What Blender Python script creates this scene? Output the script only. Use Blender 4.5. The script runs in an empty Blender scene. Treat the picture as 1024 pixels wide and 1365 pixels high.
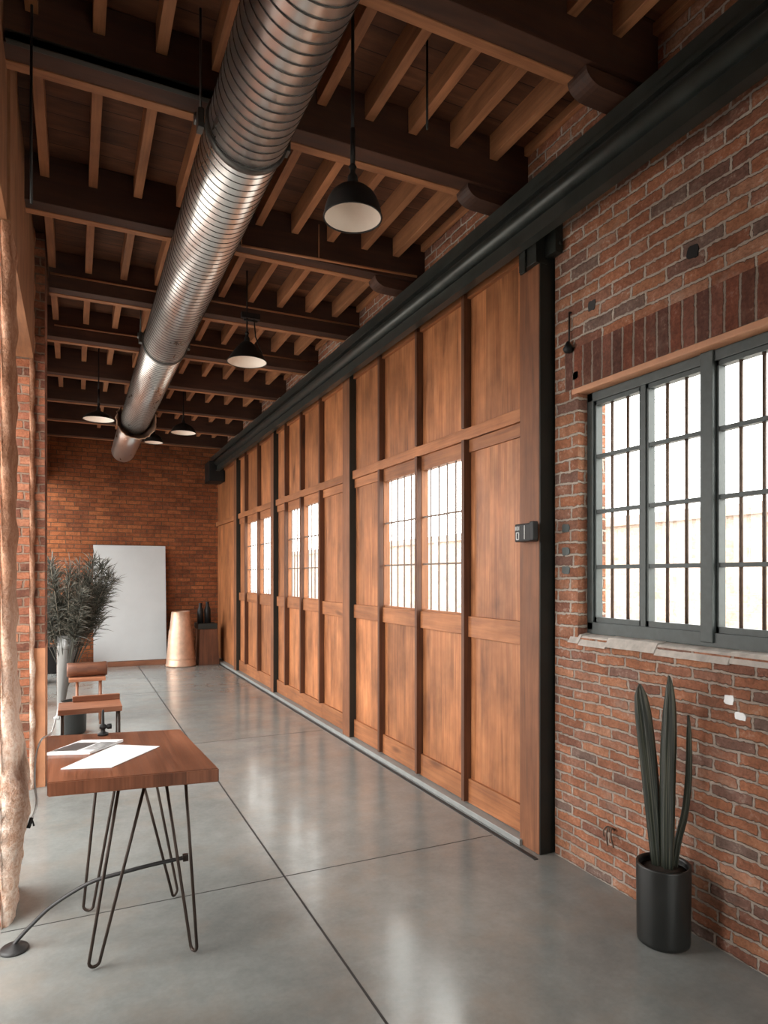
import bpy, bmesh, math, random
from mathutils import Vector, Matrix
random.seed(7)
C = bpy.context.scene.collection
PI = math.pi

# ------------------------------------------------------------------ mesh helpers
def new_bm():
    bm = bmesh.new()
    bm.loops.layers.uv.new('UVMap')
    return bm

def uv_faces(bm, faces, grain='Z', off=None):
    """box projection in metres; V follows the grain axis when the face contains it"""
    uvl = bm.loops.layers.uv.active
    if off is None:
        off = (random.uniform(0, 9), random.uniform(0, 9))
    gi = 'XYZ'.index(grain)
    for f in faces:
        f.normal_update()
        n = f.normal
        a = max(range(3), key=lambda i: abs(n[i]))
        if a == gi:
            axes = [i for i in range(3) if i != a]
            ui, vi = axes
        else:
            vi = gi
            ui = 3 - a - gi
        for l in f.loops:
            co = l.vert.co
            l[uvl].uv = (co[ui] + off[0], co[vi] + off[1])

def box(bm, x0, x1, y0, y1, z0, z1, grain='Z', off=None, bevel=0.0, rot=None, swap=False):
    vs = [bm.verts.new((x, y, z)) for x in (x0, x1) for y in (y0, y1) for z in (z0, z1)]
    idx = [(0, 1, 3, 2), (4, 6, 7, 5), (0, 4, 5, 1), (2, 3, 7, 6), (0, 2, 6, 4), (1, 5, 7, 3)]
    fs = [bm.faces.new([vs[i] for i in q]) for q in idx]
    allf = fs
    if bevel > 0:
        es = list({e for f in fs for e in f.edges})
        r = bmesh.ops.bevel(bm, geom=es, offset=bevel, segments=2, profile=.6, affect='EDGES')
        allf = list({f for v in r['verts'] for f in v.link_faces} | {f for f in fs if f.is_valid})
    uv_faces(bm, allf, grain, off)
    if swap:
        uvl = bm.loops.layers.uv.active
        for f in allf:
            for l in f.loops:
                l[uvl].uv = (l[uvl].uv[1], l[uvl].uv[0])
    if rot is not None:
        vv = list({v for f in allf for v in f.verts})
        bmesh.ops.transform(bm, matrix=rot, verts=vv)
    return allf

def prism(bm, pts, axis, a0, a1, grain='Z', off=None):
    """extrude a closed 2D outline along an axis; pts are the two other coordinates in order"""
    def mk(p, a):
        if axis == 'Y': return (p[0], a, p[1])
        if axis == 'X': return (a, p[0], p[1])
        return (p[0], p[1], a)
    A = [bm.verts.new(mk(p, a0)) for p in pts]
    B = [bm.verts.new(mk(p, a1)) for p in pts]
    n = len(pts)
    fs = [bm.faces.new([A[i], A[(i + 1) % n], B[(i + 1) % n], B[i]]) for i in range(n)]
    fs.append(bm.faces.new(A[::-1])); fs.append(bm.faces.new(B))
    bmesh.ops.recalc_face_normals(bm, faces=fs)
    uv_faces(bm, fs, grain, off)
    return fs

def tube(bm, pts, r, seg=10, cap=True, radii=None):
    pts = [Vector(p) for p in pts]
    uvl = bm.loops.layers.uv.active
    rings = []
    up = None
    L = 0
    Ls = []
    for i, p in enumerate(pts):
        if i > 0: L += (p - pts[i - 1]).length
        Ls.append(L)
        t = (pts[min(i + 1, len(pts) - 1)] - pts[max(i - 1, 0)]).normalized()
        if up is None:
            up = Vector((0, 0, 1)) if abs(t.z) < .9 else Vector((1, 0, 0))
        s = t.cross(up)
        if s.length < 1e-6: s = t.orthogonal()
        s.normalize()
        up = s.cross(t).normalized()
        rr = radii[i] if radii else r
        rings.append([bm.verts.new(p + (s * math.cos(2 * PI * k / seg) + up * math.sin(2 * PI * k / seg)) * rr) for k in range(seg)])
    fs = []
    for i in range(len(rings) - 1):
        for k in range(seg):
            f = bm.faces.new([rings[i][k], rings[i][(k + 1) % seg], rings[i + 1][(k + 1) % seg], rings[i + 1][k]])
            f.smooth = True
            us = [k, k + 1, k + 1, k]; vs = [Ls[i], Ls[i], Ls[i + 1], Ls[i + 1]]
            for l, u, v in zip(f.loops, us, vs): l[uvl].uv = (u / seg * 2 * PI * r, v)
            fs.append(f)
    if cap:
        fs.append(bm.faces.new(rings[0][::-1])); fs.append(bm.faces.new(rings[-1]))
    bmesh.ops.recalc_face_normals(bm, faces=fs)
    return fs

def lathe(bm, prof, seg=40, axis='Z', center=(0, 0, 0), smooth=True, closed=False, sharp=()):
    """prof: (radius, height) list"""
    uvl = bm.loops.layers.uv.active
    cx, cy, cz = center
    rings = []
    for r, z in prof:
        ring = []
        for k in range(seg):
            a = 2 * PI * k / seg
            if axis == 'Z': co = (cx + r * math.cos(a), cy + r * math.sin(a), cz + z)
            elif axis == 'Y': co = (cx + r * math.cos(a), cy + z, cz + r * math.sin(a))
            else: co = (cx + z, cy + r * math.cos(a), cz + r * math.sin(a))
            ring.append(bm.verts.new(co))
        rings.append(ring)
    fs = []
    for i in range(len(rings) - 1):
        for k in range(seg):
            f = bm.faces.new([rings[i][k], rings[i][(k + 1) % seg], rings[i + 1][(k + 1) % seg], rings[i + 1][k]])
            f.smooth = smooth and i not in sharp
            R = max(prof[i][0], .02)
            for l, u, v in zip(f.loops, [k, k + 1, k + 1, k], [prof[i][1]] * 2 + [prof[i + 1][1]] * 2):
                l[uvl].uv = (u / seg * 2 * PI * R, v)
            fs.append(f)
    if prof[0][0] > 1e-4: fs.append(bm.faces.new(rings[0][::-1]))
    if prof[-1][0] > 1e-4: fs.append(bm.faces.new(rings[-1]))
    if closed:
        for f in fs[-2:]: bm.faces.remove(f)
        for k in range(seg):
            f = bm.faces.new([rings[-1][k], rings[-1][(k + 1) % seg], rings[0][(k + 1) % seg], rings[0][k]]); f.smooth = smooth
    bmesh.ops.remove_doubles(bm, verts=[v for r in rings for v in r], dist=1e-6)
    return fs

# ------------------------------------------------------------------ object helpers
def base_of(o):
    p = Vector((0, 0, 0))
    while o is not None:
        p += o.location
        o = o.parent
    return p

def obj(name, bm, m, parent=None, origin=None, recalc=True):
    """geometry is written in world coordinates; the object's own origin is moved to `origin`"""
    org = Vector(origin) if origin is not None else Vector((0, 0, 0))
    pb = base_of(parent) if parent is not None else Vector((0, 0, 0))
    if origin is None and parent is not None:
        org = pb.copy()
    if recalc:
        bmesh.ops.recalc_face_normals(bm, faces=bm.faces)
    bmesh.ops.translate(bm, vec=-org, verts=bm.verts)
    me = bpy.data.meshes.new(name)
    bm.to_mesh(me); bm.free()
    if m is not None: me.materials.append(m)
    o = bpy.data.objects.new(name, me)
    C.objects.link(o)
    if parent is not None:
        o.parent = parent
    o.location = org - pb
    return o

def tag(o, label, cat, group=None, kind='thing'):
    o['label'] = label; o['category'] = cat
    if group: o['group'] = group
    o['kind'] = kind
    return o

def thing(name, loc, label, cat, group=None, kind='thing'):
    o = bpy.data.objects.new(name, None); C.objects.link(o)
    o.empty_display_size = .1
    o.location = loc
    return tag(o, label, cat, group, kind)

def struct(name, bm, m, label, cat, origin=None, recalc=True):
    o = obj(name, bm, m, None, origin, recalc)
    return tag(o, label, cat, None, 'structure')

def copy_tree(o, parent=None):
    c = o.copy(); C.objects.link(c)
    if parent is not None: c.parent = parent
    for ch in list(o.children): copy_tree(ch, c)
    return c

# ------------------------------------------------------------------ materials
class NT:
    def __init__(self, name):
        self.m = bpy.data.materials.new(name); self.m.use_nodes = True
        self.t = self.m.node_tree; self.t.nodes.clear()
        self.out = self.n('ShaderNodeOutputMaterial')
    def n(self, typ, **kw):
        nd = self.t.nodes.new(typ)
        for k, v in kw.items(): setattr(nd, k, v)
        return nd
    def l(self, a, b): self.t.links.new(a, b)
    def set(self, sock, v):
        if isinstance(v, bpy.types.NodeSocket): self.l(v, sock)
        else: sock.default_value = v
    def math(self, op, a, b=None, c=None, clamp=False):
        nd = self.n('ShaderNodeMath', operation=op); nd.use_clamp = clamp
        self.set(nd.inputs[0], a)
        if b is not None: self.set(nd.inputs[1], b)
        if c is not None: self.set(nd.inputs[2], c)
        return nd.outputs[0]
    def noise(self, vec, scale, detail=4, rough=.55, dist=0.0, color=False):
        nd = self.n('ShaderNodeTexNoise')
        if vec is not None: self.l(vec, nd.inputs['Vector'])
        nd.inputs['Scale'].default_value = scale; nd.inputs['Detail'].default_value = detail
        nd.inputs['Roughness'].default_value = rough; nd.inputs['Distortion'].default_value = dist
        return nd.outputs['Color'] if color else nd.outputs['Fac']
    def mapping(self, vec, scale=(1, 1, 1), loc=(0, 0, 0)):
        nd = self.n('ShaderNodeMapping')
        self.l(vec, nd.inputs['Vector'])
        self.set(nd.inputs['Scale'], scale); self.set(nd.inputs['Location'], loc)
        return nd.outputs[0]
    def ramp(self, fac, stops, interp='LINEAR'):
        nd = self.n('ShaderNodeValToRGB'); nd.color_ramp.interpolation = interp
        e = nd.color_ramp.elements
        while len(e) < len(stops): e.new(.5)
        for el, (p, c) in zip(e, stops):
            el.position = p; el.color = (*c, 1) if len(c) == 3 else c
        self.l(fac, nd.inputs[0])
        return nd.outputs[0]
    def mix(self, fac, a, b, mode='MIX'):
        nd = self.n('ShaderNodeMix', data_type='RGBA', blend_type=mode)
        self.set(nd.inputs[0], fac)
        self.set(nd.inputs[6], a if isinstance(a, bpy.types.NodeSocket) else (*a, 1))
        self.set(nd.inputs[7], b if isinstance(b, bpy.types.NodeSocket) else (*b, 1))
        return nd.outputs[2]
    def maprange(self, v, a, b, c=0., d=1., smooth=False):
        nd = self.n('ShaderNodeMapRange')
        if smooth: nd.interpolation_type = 'SMOOTHSTEP'
        self.l(v, nd.inputs[0])
        for i, x in enumerate((a, b, c, d)): nd.inputs[i + 1].default_value = x
        return nd.outputs[0]
    def bump(self, h, strength=.5, dist=.01):
        nd = self.n('ShaderNodeBump'); nd.inputs['Strength'].default_value = strength
        nd.inputs['Distance'].default_value = dist
        self.l(h, nd.inputs['Height'])
        return nd.outputs[0]
    def principled(self, color, rough=.5, metal=0., normal=None, spec=.5, **kw):
        b = self.n('ShaderNodeBsdfPrincipled')
        self.set(b.inputs['Base Color'], color if isinstance(color, bpy.types.NodeSocket) else (*color, 1))
        self.set(b.inputs['Roughness'], rough); self.set(b.inputs['Metallic'], metal)
        b.inputs['Specular IOR Level'].default_value = spec
        if normal is not None: self.l(normal, b.inputs['Normal'])
        for k, v in kw.items(): self.set(b.inputs[k], v)
        self.l(b.outputs[0], self.out.inputs[0])
        return b

def brick_mat(name, palette, mortar, bw=.205, bh=.062, joint=.009, rough=.85, bump=.9, wob=.008, stain=.55, stagger=1., rag=.012):
    k = NT(name)
    uv = k.n('ShaderNodeUVMap').outputs[0]
    nz = k.noise(uv, 9, 3, color=True)
    sub = k.n('ShaderNodeVectorMath', operation='SUBTRACT'); k.l(nz, sub.inputs[0]); sub.inputs[1].default_value = (.5, .5, .5)
    sc = k.n('ShaderNodeVectorMath', operation='SCALE'); k.l(sub.outputs[0], sc.inputs[0]); sc.inputs['Scale'].default_value = wob * 2
    ad = k.n('ShaderNodeVectorMath', operation='ADD'); k.l(uv, ad.inputs[0]); k.l(sc.outputs[0], ad.inputs[1])
    sp = k.n('ShaderNodeSeparateXYZ'); k.l(ad.outputs[0], sp.inputs[0])
    rv = k.math('DIVIDE', sp.outputs[1], bh)
    row = k.math('FLOOR', rv)
    wn = k.n('ShaderNodeTexWhiteNoise', noise_dimensions='1D'); k.l(row, wn.inputs['W'])
    half = k.math('MULTIPLY', k.math('MODULO', row, 2.0), .5 * stagger)
    offs = k.math('ADD', half, k.math('MULTIPLY', wn.outputs['Value'], .22 * stagger))
    cu = k.math('ADD', k.math('DIVIDE', sp.outputs[0], bw), offs)
    col = k.math('FLOOR', cu)
    fu = k.math('FRACT', cu); fv = k.math('FRACT', rv)
    du = k.math('MULTIPLY', k.math('MINIMUM', fu, k.math('SUBTRACT', 1.0, fu)), bw)
    dv = k.math('MULTIPLY', k.math('MINIMUM', fv, k.math('SUBTRACT', 1.0, fv)), bh)
    d = k.math('MINIMUM', du, dv)
    edge = k.noise(uv, 45, 4)
    d2 = k.math('ADD', d, k.math('MULTIPLY', k.math('SUBTRACT', edge, .5), rag))
    mask = k.maprange(d2, joint * .45, joint * .45 + .004, smooth=True)
    cmb = k.n('ShaderNodeCombineXYZ'); k.l(col, cmb.inputs[0]); k.l(row, cmb.inputs[1])
    w2 = k.n('ShaderNodeTexWhiteNoise', noise_dimensions='2D'); k.l(cmb.outputs[0], w2.inputs['Vector'])
    n = len(palette)
    base = k.ramp(w2.outputs['Value'], [(i / n, c) for i, c in enumerate(palette)], 'CONSTANT')
    grain = k.noise(uv, 60, 5, .65)
    big = k.noise(uv, 2.2, 4)
    med = k.noise(uv, 14, 4)
    b1 = k.mix(1.0, base, k.ramp(grain, [(.25, (.62, .60, .58)), (.75, (1.32, 1.28, 1.25))]), 'MULTIPLY')
    b2 = k.mix(1.0, b1, k.ramp(med, [(.3, (.7, .68, .66)), (.7, (1.22, 1.2, 1.18))]), 'MULTIPLY')
    lime = k.maprange(k.math('ADD', k.math('MULTIPLY', med, .5), k.math('MULTIPLY', grain, .5)), .56, .68)
    b3 = k.mix(k.math('MULTIPLY', lime, stain), b2, tuple(min(1, c * .8) for c in mortar))
    mcol = k.mix(grain, tuple(c * .62 for c in mortar), mortar)
    c = k.mix(mask, mcol, b3)
    wear = k.maprange(k.noise(uv, 3.4, 6, .7), .56, .74)
    c = k.mix(k.math('MULTIPLY', wear, stain * .55), c, k.mix(grain, tuple(x * .62 for x in mortar), tuple(x * .9 for x in mortar)))
    c = k.mix(1.0, c, k.ramp(big, [(.3, (.74, .72, .70)), (.7, (1.15, 1.15, 1.15))]), 'MULTIPLY')
    h = k.math('ADD', mask, k.math('ADD', k.math('MULTIPLY', grain, .55), k.math('MULTIPLY', w2.outputs['Value'], .35)))
    k.principled(c, rough, 0, k.bump(h, bump, .012), spec=.25)
    return k.m

def wood_mat(name, dark, mid, light, plank=0.0, rough=.5, streak=70., spec=.4, groove=True, blotch=.5, bump=.25):
    k = NT(name)
    uv0 = k.n('ShaderNodeUVMap').outputs[0]
    oi = k.n('ShaderNodeObjectInfo').outputs['Random']
    cm = k.n('ShaderNodeCombineXYZ'); k.l(k.math('MULTIPLY', oi, 37.0), cm.inputs[0]); k.l(k.math('MULTIPLY', oi, 91.0), cm.inputs[1])
    va = k.n('ShaderNodeVectorMath', operation='ADD'); k.l(uv0, va.inputs[0]); k.l(cm.outputs[0], va.inputs[1])
    uv = va.outputs[0]
    sp = k.n('ShaderNodeSeparateXYZ'); k.l(uv, sp.inputs[0])
    vec = uv
    if plank > 0:
        pl = k.math('FLOOR', k.math('DIVIDE', sp.outputs[0], plank))
        wn = k.n('ShaderNodeTexWhiteNoise', noise_dimensions='1D'); k.l(pl, wn.inputs['W'])
        c2 = k.n('ShaderNodeCombineXYZ'); k.l(sp.outputs[0], c2.inputs[0])
        k.l(k.math('ADD', sp.outputs[1], k.math('MULTIPLY', wn.outputs['Value'], 13.0)), c2.inputs[1])
        vec = c2.outputs[0]
        fr = k.math('FRACT', k.math('DIVIDE', sp.outputs[0], plank))
        gd = k.math('MULTIPLY', k.math('MINIMUM', fr, k.math('SUBTRACT', 1.0, fr)), plank)
    fine = k.noise(k.mapping(vec, (streak, 2.2, 1)), 1.0, 5, .6, .4)
    coarse = k.noise(k.mapping(vec, (streak * .22, 1.1, 1)), 1.0, 4, .55, 1.2)
    bl = k.noise(k.mapping(vec, (3.0, 2.0, 1)), 1.0, 4, .6)
    fac = k.math('ADD', k.math('MULTIPLY', fine, .45), k.math('MULTIPLY', coarse, .55))
    c = k.ramp(fac, [(.30, dark), (.5, mid), (.70, light)])
    lo = 1 - blotch * .6; hi = 1 + blotch * .35
    c = k.mix(1.0, c, k.ramp(bl, [(.3, (lo, lo * .97, lo * .94)), (.7, (hi, hi, hi))]), 'MULTIPLY')
    tint = k.ramp(oi, [(0, (.84, .82, .80)), (1, (1.12, 1.1, 1.08))])
    c = k.mix(1.0, c, tint, 'MULTIPLY')
    h = k.math('MULTIPLY', fine, .4)
    if plank > 0:
        t = k.ramp(wn.outputs['Value'], [(0, (.84, .82, .80)), (1, (1.12, 1.1, 1.08))])
        c = k.mix(1.0, c, t, 'MULTIPLY')
        if groove:
            g = k.maprange(gd, .0012, .004)
            c = k.mix(g, tuple(x * .35 for x in dark), c)
            h = k.math('ADD', h, g)
    knot = k.noise(k.mapping(vec, (6, 1.6, 1)), 1.0, 1, .5)
    c = k.mix(k.maprange(knot, .72, .80), c, tuple(x * .6 for x in dark))
    k.principled(c, k.maprange(fine, .2, .8, rough - .08, rough + .12), 0, k.bump(h, bump, .004), spec=spec)
    return k.m

def plain(name, color, rough=.5, metal=0., spec=.5, vary=.12, scale=8., bump=0., **kw):
    k = NT(name)
    co = k.n('ShaderNodeTexCoord').outputs['Object']
    nz = k.noise(co, scale, 5, .6)
    lo = tuple(c * (1 - vary) for c in color); hi = tuple(min(1, c * (1 + vary)) for c in color)
    c = k.ramp(nz, [(.3, lo), (.7, hi)])
    nm = k.bump(k.noise(co, scale * 6, 4), bump, .004) if bump > 0 else None
    k.principled(c, k.maprange(nz, .2, .8, max(.02, rough - .06), rough + .06), metal, nm, spec=spec, **kw)
    return k.m

M = {}
M['brick'] = brick_mat('old_red_brick',
    [(0.270, 0.118, 0.072), (0.330, 0.140, 0.082), (0.370, 0.162, 0.094), (0.300, 0.129, 0.077), (0.390, 0.190, 0.115), (0.330, 0.140, 0.082), (0.240, 0.112, 0.079),
     (0.350, 0.151, 0.086), (0.290, 0.146, 0.102), (0.410, 0.213, 0.138), (0.280, 0.129, 0.084), (0.320, 0.157, 0.103), (0.360, 0.157, 0.089), (0.210, 0.118, 0.094),
     (0.340, 0.157, 0.094), (0.300, 0.134, 0.082), (0.380, 0.179, 0.103), (0.310, 0.134, 0.079), (0.350, 0.168, 0.108), (0.190, 0.129, 0.110)],
    (.56, .48, .41), bw=.215, bh=.066, stain=.8, wob=.012, rag=.020, joint=.010, bump=1.0)
M['brick_low'] = brick_mat('old_red_brick_low',
    [(0.270, 0.118, 0.072), (0.330, 0.140, 0.082), (0.370, 0.162, 0.094), (0.300, 0.129, 0.077), (0.390, 0.190, 0.115), (0.330, 0.140, 0.082), (0.240, 0.112, 0.079),
     (0.350, 0.151, 0.086), (0.290, 0.146, 0.102), (0.410, 0.213, 0.138), (0.280, 0.129, 0.084), (0.320, 0.157, 0.103), (0.360, 0.157, 0.089), (0.210, 0.118, 0.094),
     (0.340, 0.157, 0.094), (0.300, 0.134, 0.082), (0.380, 0.179, 0.103), (0.310, 0.134, 0.079), (0.350, 0.168, 0.108), (0.190, 0.129, 0.110)],
    (.47, .39, .33), bw=.200, bh=.054, stain=.8, wob=.012, rag=.020, joint=.009, bump=1.0)
M['brick_soldier'] = brick_mat('soldier_brick',
    [(.13, .055, .038), (.19, .068, .042), (.22, .08, .048), (.16, .062, .042), (.20, .085, .06), (.12, .055, .042)], (.34, .27, .22), bw=.235, bh=.072, stagger=0.)
M['brick_back'] = brick_mat('back_brick',
    [(.22, .075, .032), (.26, .088, .035), (.30, .105, .040), (.24, .08, .033), (.32, .115, .045), (.27, .09, .036), (.20, .07, .032),
     (.28, .098, .039), (.25, .085, .036), (.33, .12, .048)], (.15, .085, .05), bw=.245, bh=.074, joint=.008, stain=.12)
M['brick_pier'] = brick_mat('pier_brick',
    [(.14, .058, .038), (.24, .088, .048), (.31, .12, .065), (.19, .075, .048), (.34, .15, .09), (.26, .10, .06)], (.27, .18, .13), wob=.016, bh=.066)
M['door_wood'] = wood_mat('door_wood', (.21, .072, .027), (.38, .152, .062), (.51, .235, .105), plank=.175, rough=.44, streak=95, groove=False, blotch=.8)
M['rail_wood'] = wood_mat('rail_wood', (.18, .064, .026), (.32, .126, .050), (.43, .185, .078), rough=.48, streak=70)
M['batten_wood'] = wood_mat('batten_wood', (.055, .021, .010), (.11, .042, .019), (.17, .066, .030), rough=.5, streak=80)  # darkened so the colour carries the shade on the battens' near sides
M['post_wood'] = wood_mat('post_wood', (.11, .042, .019), (.20, .078, .034), (.29, .118, .054), rough=.55, streak=60)
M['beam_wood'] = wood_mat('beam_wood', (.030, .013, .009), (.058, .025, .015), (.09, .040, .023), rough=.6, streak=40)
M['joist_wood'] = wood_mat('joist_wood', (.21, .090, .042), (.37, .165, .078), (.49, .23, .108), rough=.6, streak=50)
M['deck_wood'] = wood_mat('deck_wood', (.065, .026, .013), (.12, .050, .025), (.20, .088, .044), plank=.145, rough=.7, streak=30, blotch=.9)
M['table_wood'] = wood_mat('table_wood', (.10, .038, .020), (.175, .068, .036), (.25, .102, .055), rough=.38, streak=80, plank=.13, groove=False)
M['bench_wood'] = wood_mat('bench_wood', (.17, .066, .034), (.28, .115, .060), (.36, .16, .09), rough=.45, streak=60)
M['header_wood'] = wood_mat('header_wood', (.17, .075, .038), (.32, .15, .075), (.45, .23, .12), rough=.7, streak=45)
M['stand_wood'] = wood_mat('stand_wood', (.07, .026, .015), (.13, .05, .025), (.19, .075, .036), rough=.5)
M['black_steel'] = plain('black_steel', (.022, .025, .022), .42, .35)
M['track_steel'] = plain('track_steel', (.040, .045, .041), .34, .3, vary=.25)
M['lamp_black'] = plain('lamp_black', (.010, .010, .010), .5, spec=.3)
M['lamp_white'] = plain('lamp_white', (.80, .72, .64), .45, vary=.04)
M['window_steel'] = plain('window_steel', (.055, .066, .064), .5, .15, vary=.2, scale=20)
M['pale_bar'] = plain('pale_bar', (.16, .11, .085), .6, .0, vary=.2, scale=25)
M['rust_bar'] = plain('rust_bar', (.13, .085, .062), .6, .1, vary=.3, scale=25)
M['iron'] = plain('hairpin_iron', (.038, .026, .020), .38, .6, vary=.4, scale=14)
M['rubber'] = plain('rubber', (.014, .014, .014), .5)
M['paper'] = plain('paper', (.86, .88, .89), .6, vary=.03)
M['canvas'] = plain('canvas', (.50, .53, .54), .7, vary=.04, scale=2.5, bump=.1)
M['copper'] = plain('copper', (.60, .40, .29), .45, .6, vary=.18, scale=9)
M['chrome'] = plain('chrome', (.13, .13, .125), .16, .15, vary=.03)
M['pot_black'] = plain('pot_black', (.015, .016, .015), .42, vary=.2)
M['soil'] = plain('soil', (.035, .024, .017), .95, vary=.4, scale=60, bump=.8)
M['stucco'] = plain('orange_plaster', (.44, .20, .10), .8, vary=.2, scale=6, bump=.3)
M['lintel'] = plain('lintel_stone', (.50, .24, .13), .6, vary=.12, scale=10)
M['sill_stone'] = plain('sill_stone', (.45, .41, .37), .85, vary=.28, scale=14, bump=.6)
M['sill_metal'] = plain('sill_metal', (.28, .29, .28), .5, .2)
M['dark_gap'] = plain('dark_gap', (.02, .02, .02), .6)
M['facade'] = brick_mat('pale_facade', [(.40, .32, .28), (.42, .35, .31), (.39, .31, .27), (.44, .375, .335)], (.46, .42, .38), bw=.5, bh=.2, joint=.02, stain=.6)
M['ground_out'] = plain('outdoor_paving', (.46, .44, .41), .9, vary=.1, scale=1.0)
M['silver'] = plain('silver_wire', (.42, .42, .42), .3, .8)
M['mark_white'] = plain('keypad_marks', (.62, .62, .60), .5)
M['grey_print'] = plain('grey_print', (.30, .30, .30), .5, vary=.6, scale=30)
M['grass_dry'] = None

def concrete_mat():
    k = NT('polished_concrete')
    co = k.n('ShaderNodeTexCoord').outputs['Object']
    a = k.noise(co, 1.1, 6, .6, .6); b = k.noise(co, 6.5, 5, .65); c = k.noise(co, 40, 4, .6)
    fac = k.math('ADD', k.math('MULTIPLY', a, .55), k.math('ADD', k.math('MULTIPLY', b, .3), k.math('MULTIPLY', c, .15)))
    col = k.ramp(fac, [(.22, (.118, .128, .123)), (.5, (.222, .236, .226)), (.76, (.330, .345, .330))])
    tan = k.maprange(k.noise(co, 2.3, 5, .65), .48, .85)
    col = k.mix(k.math('MULTIPLY', tan, .6), col, (.27, .215, .165))
    rough = k.maprange(k.noise(co, 2.0, 5), .25, .75, .11, .255)
    k.principled(col, rough, 0, k.bump(k.noise(co, 9, 4), .09, .008), spec=.5)
    return k.m
M['concrete'] = concrete_mat()
def plaster_mat():
    k = NT('crumbling_plaster')
    co = k.n('ShaderNodeTexCoord').outputs['Object']
    a = k.noise(co, 9, 6, .7); b = k.noise(co, 55, 5, .7)
    f = k.math('ADD', k.math('MULTIPLY', a, .55), k.math('MULTIPLY', b, .45))
    c = k.ramp(f, [(.32, (.34, .18, .11)), (.44, (.60, .38, .27)), (.54, (.78, .61, .50)), (.66, (.86, .77, .69))])
    sp = k.n('ShaderNodeSeparateXYZ'); k.l(co, sp.inputs[0])
    up = k.maprange(k.math('ADD', sp.outputs[2], k.math('MULTIPLY', k.math('SUBTRACT', a, .5), 2.2)), 1.0, 1.7)
    bare = k.ramp(f, [(.32, (.20, .085, .045)), (.5, (.36, .165, .09)), (.62, (.48, .26, .16)), (.72, (.70, .52, .42))])
    c = k.mix(k.math('MULTIPLY', up, .9), c, bare)
    k.principled(c, .9, 0, k.bump(f, 1.0, .03), spec=.2)
    return k.m
M['plaster'] = plaster_mat()

def duct_mat():
    k = NT('galvanised_duct')
    co = k.n('ShaderNodeTexCoord').outputs['Object']
    nz = k.noise(k.mapping(co, (3, .8, 3)), 2.0, 5)
    col = k.ramp(nz, [(.3, (.70, .70, .685)), (.7, (.84, .825, .80))])
    k.principled(col, k.maprange(nz, .3, .7, .26, .36), 1.0)
    return k.m
M['duct'] = duct_mat()
M['duct_seam'] = plain('duct_seam', (.10, .10, .095), .45, .8)

def glass_mat():
    k = NT('window_glass')
    tr = k.n('ShaderNodeBsdfTransparent'); tr.inputs[0].default_value = (.97, .98, .97, 1)
    gl = k.n('ShaderNodeBsdfGlossy'); gl.inputs['Roughness'].default_value = .03
    fr = k.n('ShaderNodeFresnel'); fr.inputs['IOR'].default_value = 1.45
    mx = k.n('ShaderNodeMixShader')
    bf = k.n('ShaderNodeNewGeometry').outputs['Backfacing']
    k.l(k.math('MULTIPLY', fr.outputs[0], k.math('SUBTRACT', 1.0, bf)), mx.inputs[0]); k.l(tr.outputs[0], mx.inputs[1]); k.l(gl.outputs[0], mx.inputs[2])
    k.l(mx.outputs[0], k.out.inputs[0])
    return k.m
M['glass'] = glass_mat()

def leaf_mat():
    k = NT('snake_leaf')
    uv = k.n('ShaderNodeUVMap').outputs[0]
    s = k.noise(k.mapping(uv, (150, 2, 1)), 1.0, 3)
    c = k.ramp(s, [(.3, (.006, .009, .006)), (.5, (.015, .020, .013)), (.66, (.11, .11, .08))])
    k.principled(c, .42, 0, k.bump(s, .3, .004))
    return k.m
M['leaf'] = leaf_mat()

def grass_mat():
    k = NT('dry_needles')
    uv = k.n('ShaderNodeUVMap').outputs[0]
    sp = k.n('ShaderNodeSeparateXYZ'); k.l(uv, sp.inputs[0])
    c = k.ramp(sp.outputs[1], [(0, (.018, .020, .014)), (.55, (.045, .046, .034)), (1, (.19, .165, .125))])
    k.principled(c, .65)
    return k.m
M['needles'] = grass_mat()

# ------------------------------------------------------------------ constants of the place
XR = 2.50      # inner face of the door and window wall
YB = 12.75     # inner face of the end wall
XL = -.28      # inner face of the header over the left openings
YN = -2.2      # wall behind the camera
ZB = 3.90      # underside of the main beams
ZJ = 4.06      # underside of the joists
ZD = 4.20      # underside of the roof boards

# ------------------------------------------------------------------ setting
bm = new_bm()
box(bm, -1.2, 2.86, YN - .3, YB + .3, -.12, 0)
struct('floor', bm, M['concrete'], 'polished grey concrete floor with saw-cut joints', 'floor')
# saw cuts
def joint(n, x0, x1, y0, y1):
    b = new_bm(); box(b, x0, x1, y0, y1, -.004, .0012)
    struct('trim_%d' % n, b, M['dark_gap'],
           {1: 'long dark saw-cut joint running the length of the concrete floor', 2: 'dark cross joint in the concrete floor just behind the desk legs',
            3: 'dark cross joint in the concrete floor beyond the desk', 4: 'dark cross joint in the concrete floor near the end wall'}[n], 'floor joint')
joint(1, 1.003, 1.013, YN, YB)
joint(2, -.3, 2.33, 3.40, 3.405)
joint(3, -.3, 2.33, 6.45, 6.455)
joint(4, -.3, 2.33, 9.50, 9.505)

bm = new_bm()
box(bm, -60, 60, -40, 80, -.30, -.14)
struct('ground', bm, M['ground_out'], 'pale paving outside the hall', 'ground')

bm = new_bm()
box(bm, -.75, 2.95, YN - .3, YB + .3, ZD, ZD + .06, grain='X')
struct('ceiling', bm, M['deck_wood'], 'rough brown roof boards above the joists', 'ceiling')

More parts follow.
